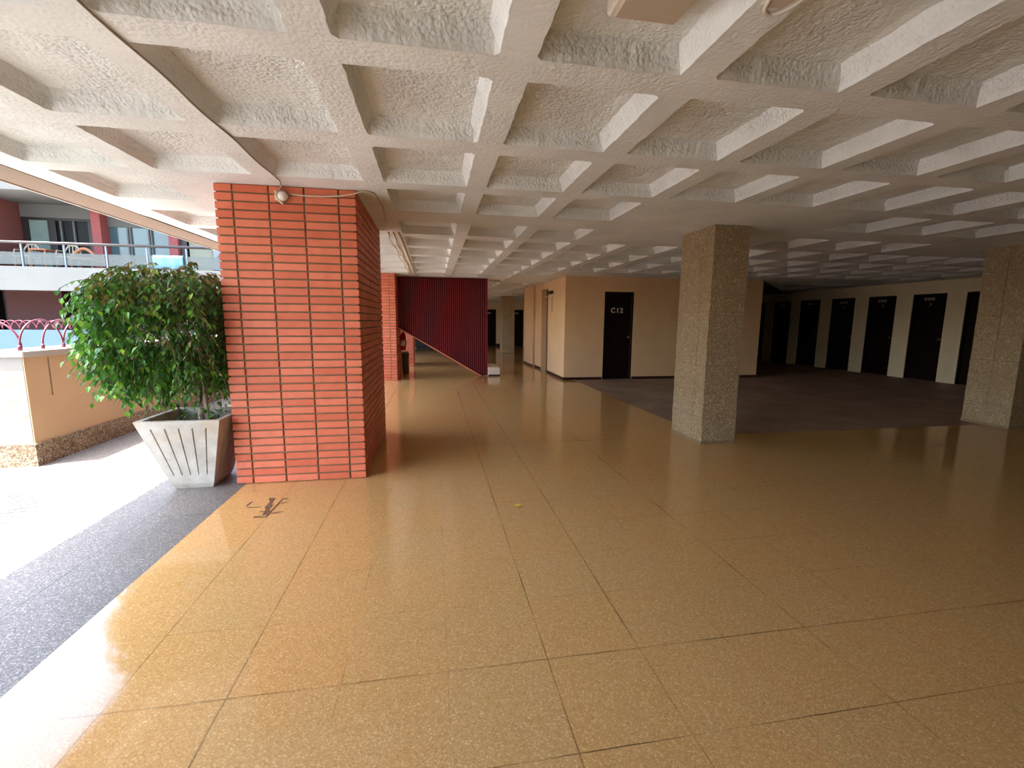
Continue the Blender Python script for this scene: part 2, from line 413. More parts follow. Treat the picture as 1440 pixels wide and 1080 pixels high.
# vertical closing edges of the slab
b.box(XMIN, YMIN, HC, XMIN + .02, YMAX, HC + .2); b.box(XMIN, YMIN, HC, XMAX, YMIN + .02, HC + .2)
S(b.build('ceiling', M['ceil'], smooth=False), 'white painted concrete waffle ceiling with square recesses', 'ceiling')
for p in bpy.data.objects['ceiling'].data.polygons: p.use_smooth = False
b = MB(); b.box(-3.17, -10, 2.375, -2.86, 22, 2.95)
S(b.build('trim_1', M['fascia']), 'ochre painted edge beam along the open side of the ceiling', 'beam')
b = MB(); b.box(-3.195, -10, 2.368, -3.17, 22, 2.95); S(b.build('trim_3', M['cap']), 'thin strip coloured white as a sunlit rim along the outside of the ochre beam', 'rim strip')  # sunlit rim of the beam put into a white strip
b = MB(); b.prism([(7.98, 10.03), (11.75, 13.7), (11.75, 16.3), (7.98, 16.3)], 'z', 2.352, 2.378)  # flat dark brown panel just below the ceiling
S(b.build('trim_2', M['darkbrown']), 'dark brown soffit panel behind the cream block at the right corridor', 'soffit')

# ------------------------------------------------------------------ brick pillars
def brick_pillar(x0, y0, x1, y1, mats, label, name='brick_pillar', courses=37, cell=.257):
    root = thing(name, ((x0+x1)/2, (y0+y1)/2, 0), label, 'brick pillar', 'brick pillars along the gallery', 'thing')
    ch = HC/courses; j = .013; th = .06; dpt = .013
    core = MB(); core.box(x0+dpt, y0+dpt, 0, x1-dpt, y1-dpt, HC); core.build('mortar_core', mats[1], root)
    br = MB()
    nX = max(1, round((x1-x0)/cell)); cw = (x1-x0)/nX
    nY = max(1, round((y1-y0)/cell)); cy = (y1-y0)/nY
    for k in range(courses):
        z0, z1 = k*ch + j*.5, (k+1)*ch - j*.5
        for s in (0, 1):
            ed = [0] + [cw*(i+.5) for i in range(nX)] + [x1-x0]
            for a, e in zip(ed[:-1], ed[1:]):
                a2 = x0 + a + (j/2 if a > 0 else 0); e2 = x0 + e - (j/2 if e < x1-x0 - 1e-6 else 0)
                jt = random.uniform(-.0012, .0012)
                if s == 0: br.bbox(a2, y0 + jt, z0, e2, y0+th, z1, .0022)
                else: br.box(a2, y1-th, z0, e2, y1, z1)
            ed = [th+.0] + [cy*(i+.5) for i in range(nY)] + [y1-y0-th]
            for a, e in zip(ed[:-1], ed[1:]):
                a2, e2 = y0 + a + j/2, y0 + e - j/2
                if s == 0: br.box(x0, a2, z0, x0+th, e2, z1)
                else: br.bbox(x1-th, a2, z0, x1 + random.uniform(-.0012, .0012), e2, z1, .002)
    br.build('brickwork', mats[0], root); return root
brick_pillar(-1.626, 3.9, -.598, 5.55, (M['brick'], M['mortar']), 'wide red brick pillar with stacked thin bricks beside the potted tree')
brick_pillar(-1.86, 10.44, -.832, 12.0, (M['brick'], M['mortar']), 'red brick pillar standing left of the maroon slatted stair panel')
brick_pillar(-1.2, 13.56, -.6, 14.6, (M['salmon'], M['mortar']), 'salmon brick pillar seen through the gap under the maroon stair panel', courses=37)

# ------------------------------------------------------------------ concrete pillars
def concrete_pillar(name, x0, y0, x1, y1, label, groove=.30):
    root = thing(name, ((x0+x1)/2, (y0+y1)/2, 0), label, 'concrete pillar', 'exposed aggregate concrete pillars', 'thing')
    b = MB(); g = y0 + (y1-y0)*groove; gw = .008
    poly = [(x0, y0), (x1, y0), (x1, y1), (x0, y1), (x0, g+gw), (x0+.012, g), (x0, g-gw)]
    n = 40; k = len(poly); V = []; F = []
    # densify outline, then displace a little so that the arrises look chipped
    pts = []
    for i in range(k):
        a, c = Vector(poly[i]), Vector(poly[(i+1) % k]); L = (c-a).length; s_ = max(1, int(L/.045))
        for t in range(s_): pts.append((a + (c-a)*t/s_, t == 0))
    for z in range(n+1):
        Z = HC*z/n
        for p, corner in pts:
            q = noise.noise_vector(Vector((p.x*9, p.y*9, Z*9))); amp = .006 if corner else .003
            V.append((p.x + q.x*amp, p.y + q.y*amp, Z))
    N = len(pts)
    for z in range(n):
        for i in range(N): F.append((z*N+i, z*N+(i+1) % N, (z+1)*N+(i+1) % N, (z+1)*N+i))
    b.add(V, F); b.build('shaft', M['exposed'], root)
    f = MB(); f.box(x0-.006, y0-.006, 0, x1+.006, y1+.006, .035); f.build('foot_mortar', M['mortar'], root)
    return root
concrete_pillar('concrete_pillar', 2.93, 4.46, 3.345, 5.09, 'rough concrete pillar standing at the corner of the brown floor')
concrete_pillar('concrete_pillar', 7.42, 4.56, 7.85, 5.1, 'rough concrete pillar at the right edge of the photo', .5)
concrete_pillar('concrete_pillar', 2.80, 18.6, 3.32, 19.2, 'distant pillar in the corridor left of the lift wall')

# ------------------------------------------------------------------ cream block with lift, door C12
b = MB()
b.box(2.965, 10.04, 0, 3.15, 11.6, HC+.1); b.box(2.965, 11.6, 2.2, 3.15, 12.3, HC+.1); b.box(2.965, 12.3, 0, 3.15, 13.1, HC+.1)
b.box(3.15, 10.04, 0, 3.915, 10.2, HC+.1); b.box(3.915, 10.04, 2.045, 4.635, 10.2, HC+.1); b.box(4.635, 10.04, 0, 8.0, 10.2, HC+.1)
b.box(7.85, 10.2, 0, 8.0, 16.3, HC+.1)
S(b.build('wall_block', M['cream']), 'cream painted wall around the dark door C12 and the lift', 'wall')
b = MB(); b.box(2.90, 13.1, 0, 3.15, 14.45, HC+.1); b.box(3.15, 13.1, 0, 3.4, 14.45, HC+.1)
S(b.build('wall_wing', M['cream']), 'cream wall piece beyond the lift', 'wall')
b = MB(); b.box(2.955, 10.03, 0, 2.965, 11.6, .06); b.box(2.955, 10.03, 0, 3.9, 10.04, .06); b.box(4.65, 10.03, 0, 8.0, 10.04, .06)
b.box(2.955, 12.3, 0, 2.965, 13.1, .06); b.box(2.89, 13.1, 0, 2.90, 14.45, .06)
S(b.build('baseboard_block', M['skirt']), 'dark red skirting along the cream block', 'baseboard')
def text(name, s, size, mat, parent, loc, rot, ext=.004):
    cu = bpy.data.curves.new(name, 'FONT'); cu.body = s; cu.size = size; cu.align_x = 'CENTER'; cu.align_y = 'CENTER'; cu.extrude = ext; cu.offset = .004
    cu.space_character = 1.25; cu.materials.append(mat)
    o = bpy.data.objects.new(name, cu); C.objects.link(o); off = Vector((0,0,0)); p = parent
    while p: off += p.location; p = p.parent
    o.parent = parent; o.location = Vector(loc) - off; o.rotation_euler = rot; return o
d1 = thing('door_1', (4.275, 10.1, 0), 'dark wooden door lettered C12 in the cream wall', 'door', None, 'structure')
b = MB(); b.box(3.945, 10.075, 0.004, 4.585, 10.115, 2.02); b.build('leaf', M['door'], d1)
b = MB(); b.box(3.915, 10.05, 0, 3.945, 10.14, 2.045); b.box(4.605, 10.05, 0, 4.635, 10.14, 2.045); b.box(3.915, 10.05, 2.02, 4.635, 10.14, 2.045); b.build('door_frame', M['door'], d1)
b = MB(); b.box(4.585, 10.06, 0, 4.605, 10.13, 2.02); b.build('edge_reflection', M['edgereflect'], d1)['label'] = 'grey strip coloured as the reflection on the frame edge'  # reflection on the frame edge put into the strip's grey colour
text('lettering', 'C12', .155, M['lettering'], d1, (4.235, 10.07, 1.615), (math.radians(90), 0, 0))
b = MB(); b.lathe([(.022, 0), (.022, .01), (.012, .03), (.026, .045), (.022, .06)], (4.53, 10.075, 1.0), (0, -1, 0), 16); b.build('knob', M['metal'], d1, True)
# lift
d2 = thing('door_2', (3.13, 11.95, 0), 'brushed metal lift door set back in the cream wall', 'lift door', None, 'structure')
b = MB(); b.box(3.10, 11.60, 0, 3.14, 11.95, 2.0); b.box(3.105, 11.955, 0, 3.14, 12.3, 2.0); b.build('sliding_leaf', M['metal'], d2)
b = MB(); b.box(3.09, 11.6, 2.0, 3.14, 12.3, 2.2); b.build('header', M['olive'], d2)
b = MB(); b.box(3.02, 11.6, 2.0, 3.09, 12.3, 2.02); b.build('door_frame', M['stone'], d2)
t = thing('wall_fitting', (2.93, 11.25, 2.08), 'small black rectangular fitting high on the cream wall near the lift', 'wall fitting')  # small black box projecting from the wall; its lens part is a plain strip
b = MB(); b.bbox(2.895, 11.08, 2.045, 2.964, 11.42, 2.115, .008); b.build('housing', M['black'], t)
b = MB(); b.box(2.90, 11.12, 2.036, 2.955, 11.38, 2.046); b.build('lens', M['olive'], t)
t = thing('wall_sign', (2.96, 11.18, 1.7), 'faint narrow vertical sign on the cream wall below the black fitting', 'sign')
b = MB(); b.box(2.958, 11.12, 1.58, 2.964, 11.24, 1.98); b.build('plate', M['cream'], t)
for k, (z, h) in enumerate(((1.90, .07), (1.83, .05), (1.75, .06), (1.67, .06), (1.61, .03))):
    b = MB(); b.tube([(2.957, 11.15, z), (2.957, 11.21, z+h*.4), (2.957, 11.16, z+h*.8)], .009, 6); b.build('stroke', M['olive'], t)

# ------------------------------------------------------------------ right wall with the row of dark doors
DR = [(14.565, 15.33), (13.38, 14.14), (12.22, 12.99), (11.05, 11.82), (9.89, 10.655), (8.72, 9.485), (7.56, 8.33), (6.395, 7.16)]
DH = 2.08; XW = 11.76
b = MB(); ys = [16.4]
for a, e in DR: ys += [e, a]
ys.append(-10.0)
for k in range(0, len(ys), 2): b.box(XW, ys[k+1], 0, XW+.2, ys[k], HC+.1)
for a, e in DR: b.box(XW, a, DH, XW+.2, e, HC+.1)
b.box(XW+.15, 6.3, 0, XW+.25, 15.4, DH)  # added backing behind the doors, keeps outside light out of the gaps
S(b.build('wall_right', M['cream2']), 'pale wall with the row of dark doors on the right', 'wall')
b = MB(); b.box(7.9, 16.3, 0, 11.96, 16.45, HC+.1); b.box(-3.15, -10.15, 0, 11.96, -10, HC+.1); S(b.build('wall_rear', M['cream2']), 'far end wall of the right corridor, plus an added unseen rear wall cutting light', 'wall')  # second box is an unseen rear wall, added to cut light from behind
where = ['dark door at the far end of the row, half hidden by the cream block', 'second dark door from the far end of the right row', 'third dark door from the far end of the right row',
         'fourth dark door from the far end, between narrow wall piers', 'dark door with faint plate, second nearest fully visible in the right row', 'dark door with grey number plate and knob, nearest fully visible in the right row',
         'dark door partly hidden behind the rough pillar at the right edge', 'dark door hidden beyond the rough pillar at the right edge']
for k, (a, e) in enumerate(DR):
    d = thing('door_%d' % (k+3), (XW+.08, (a+e)/2, 0), where[k], 'door', 'dark doors of the right wall', 'structure')
    b = MB(); b.box(XW+.075, a+.03, .004, XW+.115, e-.03, DH-.03); b.build('leaf', M['door'], d)
    b = MB(); b.box(XW+.02, a, 0, XW+.14, a+.03, DH); b.box(XW+.02, e-.03, 0, XW+.14, e, DH); b.box(XW+.02, a+.03, DH-.03, XW+.14, e-.03, DH); b.build('door_frame', M['door'], d)
    yc = (a+e)/2
    pl = MB()
    for q in range(3): pl.box(XW+.069, yc+.10-q*.085, DH-.155, XW+.0745, yc+.165-q*.085, DH-.085)
    pl.build('number_plate', M['plate'], d)
    mk = MB(); mk.tube([(XW+.07, yc+.03, DH-.21), (XW+.07, yc-.015, DH-.235), (XW+.07, yc+.035, DH-.29)], .010, 6); mk.build('small_mark', M['plate'], d)
    b = MB(); b.lathe([(.02, 0), (.02, .01), (.011, .03), (.024, .045), (.02, .058)], (XW+.075, a+.09, 1.0), (-1, 0, 0), 14); b.build('knob', M['metal'], d, True)

# ------------------------------------------------------------------ far end of the left corridor
b = MB()
fx = [(-2.5, 2.5), (3.27, 4.0), (4.75, 6.5)]
for a, e in fx: b.box(a, 23.9, 0, e, 24.1, HC+.1)
b.box(2.5, 23.9, 1.95, 3.27, 24.1, HC+.1); b.box(4.0, 23.9, 1.95, 4.75, 24.1, HC+.1); b.box(2.4, 24.02, 0, 4.85, 24.12, 2.0)  # last box is added backing that stops light leaking round the doors
S(b.build('wall_back', M['cream2']), 'dim end wall of the left corridor', 'wall')
b = MB(); b.box(6.4, 14.45, 0, 6.55, 24.0, HC+.1); b.box(3.4, 14.3, 0, 6.5, 14.45, HC+.1); S(b.build('wall_side', M['cream2']), 'side wall at the far end of the left corridor', 'wall')
b = MB(); b.box(-3.15, -10.15, 0, -2.95, -.9, HC-.01); S(b.build('wall_light_blocker', M['cream']), 'added cream wall out of view behind the camera, blocking light from the open side', 'wall')  # unseen wall, added to keep light from the rear off the ceiling
b = MB(); b.box(-2.6, 17.5, 0, -2.45, 24.0, HC+.1); S(b.build('wall_left', M['darkbrown']), 'dark wall at the far left of the corridor', 'wall')
for k, (a, e, lb) in enumerate(((2.5, 3.27, 'dark door at the corridor end beside the maroon stair panel'), (4.0, 4.75, 'dark door at the corridor end right of the distant pillar'))):
    d = thing('door_%d' % (k+11), ((a+e)/2, 23.95, 0), lb, 'door', None, 'structure')
    b = MB(); b.box(a+.03, 23.94, .004, e-.03, 23.98, 1.92); b.build('leaf', M['door'], d)
    b = MB(); b.box(a, 23.91, 0, a+.03, 24.0, 1.95); b.box(e-.03, 23.91, 0, e, 24.0, 1.95); b.box(a+.03, 23.91, 1.92, e-.03, 24.0, 1.95); b.build('door_frame', M['door'], d)
    b = MB(); b.box((a+e)/2-.1, 23.932, 1.72, (a+e)/2+.12, 23.938, 1.8); b.build('number_plate', M['plate'], d)
b = MB(); b.box(3.27, 23.88, 0, 4.0, 23.9, .14); S(b.build('baseboard_back', M['skirt']), 'dark skirting on the end wall', 'baseboard')
# low dark cabinet seen under the stair
t = thing('storage_cabinet', (.3, 22.5, 0), 'low dark cabinet far behind under the maroon stair panel', 'cabinet')
b = MB(); b.bbox(-.9, 22.3, .08, 1.6, 22.8, .95); b.build('body', M['bdark'], t)
for k in range(3):
    o = MB(); o.box(-.88+k*.83, 22.285, .12, -.88+k*.83+.8, 22.3, .9); dd = o.build('door', M['black'], t)
b = MB(); b.box(-.85, 22.35, 0, 1.55, 22.78, .08); b.build('plinth', M['black'], t)

# ------------------------------------------------------------------ staircase clad in maroon slats
st = thing('staircase', (.2, 11.2, 0), 'straight staircase clad on its side with maroon vertical slats', 'staircase')
def zlow(x):                                            # lower edge of the cladding
    if x >= 1.14: return .02
    return .02 + (1.14 - x)*(1.12 - .02)/(1.14 + .72)
b = MB(); b.prism([(-.828, 2.375), (1.29, 2.375), (1.29, .012), (1.14, .012), (-.72, zlow(-.72)), (-.828, zlow(-.828))], 'y', 11.115, 11.15); b.build('side_panel', M['maroon_dark'], st)
n = 42
sl = MB(); p0, p1 = -.828, 1.285; w_ = (p1-p0)/n
for k in range(n):
    a = p0 + k*w_ + .012; e = a + w_ - .024; zb = max(zlow(a), zlow(e)) + .012
    sl.bbox(a, 11.08, zb, e, 11.115, 2.37, .010)
s_ = sl.build('vertical_slats', M['maroon'], st)
b = MB(); x_, z_ = -.832, zlow(-.832)
b.prism([(-.828, zlow(-.828)), (1.14, .012), (1.14, .0), (1.09, 0), (-.828, zlow(-.828) - .025)], 'y', 11.08, 11.17); b.build('stringer', M['salmon'], st)
b = MB(); b.box(1.285, 11.085, 0.012, 1.31, 11.16, 2.375); b.build('end_post', M['maroon'], st)
for k in range(7):
    xx = 1.10 - k*.27; z = .2 + k*.165
    b = MB(); b.box(xx-.29, 11.15, z-.03, xx, 12.0, z); b.build('tread', M['stone'], st)
b = MB(); b.bbox(1.315, 10.95, 0, 1.60, 11.95, .215, .01); b.build('bottom_step', M['stone'], st)
b = MB(); b.box(1.315, 10.945, 0, 1.605, 10.952, .04); b.build('bottom_step_skirting', M['skirt'], st)

# ------------------------------------------------------------------ extinguisher and bin beside the far brick pillar
t = thing('fire_extinguisher', (-.76, 11.62, .6), 'red fire extinguisher hung on the far brick pillar above the olive bin', 'fire extinguisher')
cx, cy = -.765, 11.62
b = MB(); b.lathe([(.05, .60), (.062, .615), (.062, .95), (.055, 1.0), (.025, 1.04), (.02, 1.06)], (cx, cy, 0), n=20); b.build('cylinder', M['red'], t, True)
b = MB(); b.lathe([(.0632, .72), (.0632, .86)], (cx, cy, 0), n=20); b.build('label_band', M['white'], t, True)
b = MB(); b.box(cx-.015, cy-.06, 1.06, cx+.015, cy+.03, 1.085); b.box(cx-.012, cy-.07, 1.095, cx+.012, cy+.02, 1.11); b.build('valve_handle', M['black'], t)
b = MB(); b.tube([(cx+.02, cy-.03, 1.06), (cx+.06, cy-.05, 1.0), (cx+.07, cy-.03, .85), (cx+.065, cy-.02, .68)], .011, 8); b.build('hose', M['black'], t, True)
b = MB(); b.box(-.829, cy-.03, .9, cx-.05, cy+.03, .94); b.build('wall_bracket', M['black'], t)
t = thing('litter_bin', (-.73, 11.75, 0), 'narrow olive brown bin on the floor below the fire extinguisher', 'bin')
b = MB(); b.lathe([(.075, 0), (.085, .02), (.092, .46), (.094, .50)], (-.725, 11.75, 0), n=20); b.build('body', M['olive'], t, True)
b = MB(); b.lathe([(.097, .50), (.099, .52), (.07, .56), (.02, .575)], (-.725, 11.75, 0), n=20); b.build('lid', M['metal'], t, True)

# ------------------------------------------------------------------ ceiling lamp, bracket, bell, cables
t = thing('ceiling_lamp', (.75, 1.5, HC+.09), 'square flat ceiling lamp in a recess at the top edge of the photo', 'lamp')
b = MB(); b.bbox(.62, 1.37, HC+.045, .885, 1.672, HC+.10, .008); b.build('housing', M['white'], t)
b = MB(); b.bbox(.64, 1.39, HC+.034, .865, 1.652, HC+.046, .004); b.build('diffuser', M['lens'], t)
t = thing('bulkhead_lamp', (1.09, 1.36, HC), 'oval clear fitting with a pale rim on a ceiling rib at the top edge', 'lamp')
b = MB(); pts = [(1.10 + .055*math.cos(q), 1.34 + .12*math.sin(q), HC-.018) for q in [2*math.pi*i/24 for i in range(25)]]
b.tube(pts, .008, 8); b.build('rim', M['white'], t, True)
b = MB(); V_ = []; 
for i in range(6):
    a = i/5*math.pi/2
    for j in range(20):
        q = 2*math.pi*j/20; V_.append((1.10 + .05*math.cos(q)*math.cos(a), 1.34 + .115*math.sin(q)*math.cos(a), HC - .015 - .02*math.sin(a)))
b.add(V_, [(i*20+j, i*20+(j+1) % 20, (i+1)*20+(j+1) % 20, (i+1)*20+j) for i in range(5) for j in range(20)])
b.build('clear_cover', m_glass('clear_cover_glass', (220,214,204), .25), t, True)
b = MB(); b.box(1.055, 1.24, HC-.012, 1.145, 1.44, HC+.01); b.build('base_plate', M['lens'], t)

t = thing('round_wall_lamp', (-1.135, 3.89, 2.3), 'small round grey fitting at the top of the wide brick pillar', 'wall fitting')
b = MB(); b.lathe([(.045, 0), (.045, .012), (.038, .03), (.038, .045)], (-1.135, 3.9, 2.3), (0, -1, 0), 24); b.build('base', M['cabled'], t, True)
b = MB(); b.lathe([(.036, .04), (.034, .055), (.022, .068), (.004, .073)], (-1.125, 3.9, 2.297), (0, -1, -.1), 24); b.build('dome', M['white'], t, True)
b = MB(); b.box(-1.185, 3.86, 2.262, -1.17, 3.899, 2.335); b.tube([(-1.178, 3.87, 2.335), (-1.165, 3.865, 2.27), (-1.13, 3.87, 2.238)], .008, 6); b.build('bracket', M['cablew'], t)
def cable(pts, r, mat, label, group=None):
    b = MB(); b.tube(pts, r, 6); return tag(b.build('cable', mat, None, True), label, 'cable', group)
pts = [(-1.112 + .006*math.sin(y*9), y, HC - .006) for y in [1.3 + .1*i for i in range(24)]]
cable(pts + [(-1.10, 3.72, HC-.012), (-1.125, 3.84, HC-.02), (-1.15, 3.885, 2.36), (-1.158, 3.888, 2.32)], .005, M['cabled'], 'thin grey cable along the ceiling rib down to the round fitting')
cable([(-1.09, 3.885, 2.318), (-1.0, 3.888, 2.312), (-.85, 3.888, 2.312), (-.72, 3.887, 2.322), (-.6, 3.885, 2.345), (-.52, 3.87, 2.37), (-.46, 3.95, HC-.006), (-.44, 4.4, HC-.006), (-.46, 5.0, HC-.008)], .006, M['cablew'], 'cream cable sagging across the top of the wide brick pillar')
for k, (dx, mt, r, lb) in enumerate(((0, 'cablew', .012, 'straight cream conduit on the ceiling behind the wide brick pillar'), (-.07, 'cablew', .008, 'wavy cream cable left of the conduit behind the brick pillar'), (-.13, 'cablew', .008, 'thin cream cable leftmost of those behind the brick pillar'))):
    cable([(-.39 + dx + (.015*math.sin(i*1.7 + k) if k else 0), 5.6 + i*.4, HC - r) for i in range(13)], r, M[mt], lb)

# ------------------------------------------------------------------ parapet of the terrace and its hoop railing
par = thing('parapet_wall', (-4.0, 6.0, 0), 'low ochre and white parapet wall bounding the sunny walkway', 'parapet', None, 'structure')
b = MB(); b.box(-3.94, 4.70, .21, -3.62, 22, 1.0); b.box(-3.94, 4.688, .21, -3.62, 4.70, 1.0); b.build('inner_face', M['ochre'], par)
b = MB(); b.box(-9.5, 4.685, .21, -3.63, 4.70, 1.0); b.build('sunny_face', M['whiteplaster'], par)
b = MB(); b.box(-9.5, 4.66, 0, -3.96, 4.92, .21); b.box(-3.96, 4.66, 0, -3.60, 22, .21); b.build('gravel_plinth', M['plinth'], par)
b = MB(); b.bbox(-9.5, 4.67, 1.0, -3.605, 4.93, 1.06, .008); b.bbox(-3.96, 4.93, 1.0, -3.605, 22, 1.06, .008); b.build('coping', M['cap'], par)
b = MB(); b.box(-3.619, 4.94, .62, -3.6145, 4.95, .985); b.build('crack', M['mortar'], par)
rl = thing('hoop_railing', (-3.78, 4.8, 1.06), 'pink red railing of overlapping iron hoops on the parapet coping', 'railing')
def hoop(y0, span, z0, h, fixed, along='y', r=.008):
    pts = []
    for i in range(21):
        q = math.pi*i/20; u = y0 + span/2 - span/2*math.cos(q); z = z0 + h*math.sin(q)**.85
        pts.append((fixed, u, z) if along == 'y' else (u, fixed, z))
    b = MB(); b.tube(pts, r, 8); return b
for k in range(14): hoop(4.72 + .245*k, .49, 1.06, .275, -3.66).build('hoop', M['pinkmetal'], rl, True)
for k in range(10): hoop(-4.15 - .245*k, .49, 1.06, .275, 4.74, 'x').build('hoop', M['pinkmetal'], rl, True)
for k in range(15):
    b = MB(); b.lathe([(.018, 0), (.015, .03), (.010, .05)], (-3.66, 4.72 + .245*k, 1.06), n=10); b.build('foot', M['pinkmetal'], rl, True)

# ------------------------------------------------------------------ planter with ficus tree
tr = thing('potted_ficus_tree', (-1.94, 4.03, 0), 'bushy green ficus tree in a tapered concrete planter beside the brick pillar', 'potted tree')
def ring(x0, x1, y0, y1, z): return [(x0,y0,z),(x1,y0,z),(x1,y1,z),(x0,y1,z)]
TX0, TX1, TY0, TY1, TZ = -2.245, -1.648, 3.735, 4.335, .58
BX0, BX1, BY0, BY1, BZ = -2.085, -1.775, 3.85, 4.22, .045
b = MB()
# front face carries five grooves: build it as a strip of columns with cut channels
def lerp(a, c, t): return a + (c-a)*t
def face(P00, P10, P11, P01, nrm, grooves):
    P00, P10, P11, P01, nrm = [Vector(q) for q in (P00, P10, P11, P01, nrm)]
    us = [0.]; 
    for g in grooves: us += [g-.011, g-.004, g+.004, g+.011]
    us.append(1.); vs_ = [0., .13, .15, .87, .89, 1.]
    V_ = []
    for v in vs_:
        for u in us:
            p = (P00*(1-u) + P10*u)*(1-v) + (P01*(1-u) + P11*u)*v
            for g in grooves:
                if abs(u-g) < .006 and .14 < v < .88: p = p - nrm*.014
            V_.append(p)
    W = len(us); b.add(V_, [(j*W+i, j*W+i+1, (j+1)*W+i+1, (j+1)*W+i) for j in range(len(vs_)-1) for i in range(W-1)])
G = (.16, .33, .5, .67, .84)
face((BX0,BY0,BZ), (BX1,BY0,BZ), (TX1,TY0,TZ), (TX0,TY0,TZ), (0,-1,0), G)
face((BX1,BY0,BZ), (BX1,BY1,BZ), (TX1,TY1,TZ), (TX1,TY0,TZ), (1,0,0), G)
face((BX1,BY1,BZ), (BX0,BY1,BZ), (TX0,TY1,TZ), (TX1,TY1,TZ), (0,1,0), G)
face((BX0,BY1,BZ), (BX0,BY0,BZ), (TX0,TY0,TZ), (TX0,TY1,TZ), (-1,0,0), G)
r1 = ring(TX0, TX1, TY0, TY1, TZ); r2 = ring(TX0+.04, TX1-.04, TY0+.04, TY1-.04, TZ); r3 = ring(TX0+.075, TX1-.075, TY0+.075, TY1-.075, TZ-.17)
b.add(r1 + r2 + r3, [(i, (i+1) % 4, (i+1) % 4+4, i+4) for i in range(4)] + [(i+4, (i+1) % 4+4, (i+1) % 4+8, i+8) for i in range(4)])
r1 = ring(BX0, BX1, BY0, BY1, BZ); r2 = ring(BX0+.02, BX1-.02, BY0+.02, BY1-.02, .0)
b.add(r1 + r2, [(i, (i+1) % 4, (i+1) % 4+4, i+4) for i in range(4)] + [(4,5,6,7)])
b.build('planter', M['planter'], tr)
b = MB(); N = 14; V_ = []
for i in range(N+1):
    for j in range(N+1):
        x = lerp(TX0+.066, TX1-.066, i/N); y = lerp(TY0+.066, TY1-.066, j/N)
        V_.append((x, y, TZ - .10 + .03*noise.noise(Vector((x*14, y*14, 0)))))
b.add(V_, [(i*(N+1)+j, (i+1)*(N+1)+j, (i+1)*(N+1)+j+1, i*(N+1)+j+1) for i in range(N) for j in range(N)]); b.build('soil', M['soil'], tr, True)
def trunk(pts, rs): b = MB(); b.tube(pts, rs, 10); return b.build('trunk', M['bark'], tr, True)
trunk([(-1.895,4.0,.45), (-1.90,4.0,.6), (-1.888,4.01,.75), (-1.90,4.03,.92), (-1.98,4.08,1.2), (-2.1,4.12,1.5)], [.022,.020,.018,.017,.013,.006])
trunk([(-1.865,4.02,.45), (-1.86,4.02,.6), (-1.862,4.02,.78), (-1.855,4.03,.95), (-1.82,4.1,1.25), (-1.80,4.15,1.55)], [.021,.019,.017,.016,.012,.006])
trunk([(-1.93,4.05,.45), (-1.925,4.05,.62), (-1.91,4.04,.8), (-1.95,4.06,.98), (-2.2,4.1,1.2), (-2.45,4.1,1.35)], [.016,.014,.013,.012,.010,.005])
rnd = random.Random(11)
CXc, CYc, CZc = -2.16, 4.13, 1.29
def inside(p):
    x, y, z = p
    if x > -1.635 and True: return False
    return True
leaves = MB(); old = MB(); twig = MB()
def leaf(B, p, d, up, L, W, xmax=-1.63):
    d = d.normalized(); s_ = d.cross(up)
    if s_.length < .1: s_ = d.cross(Vector((1, 0, 0)))
    s_.normalize(); nn = s_.cross(d).normalized()
    a = p; m1 = p + d*L*.38 + nn*L*.03; t_ = p + d*L - nn*L*.10
    l1 = p + d*L*.36 + s_*W*.5 + nn*L*.09; r1_ = p + d*L*.36 - s_*W*.5 + nn*L*.09
    l2 = p + d*L*.68 + s_*W*.30 + nn*L*.03; r2_ = p + d*L*.68 - s_*W*.30 + nn*L*.03; m2 = p + d*L*.70 - nn*L*.02
    for q in (t_, l1, r1_, l2, r2_):
        if q.x > xmax: return
    B.add([a, l1, l2, t_, r2_, r1_, m1, m2], [(0,6,1), (1,6,7,2), (2,7,3), (0,5,6), (5,4,7,6), (4,3,7)])
cnt = 0
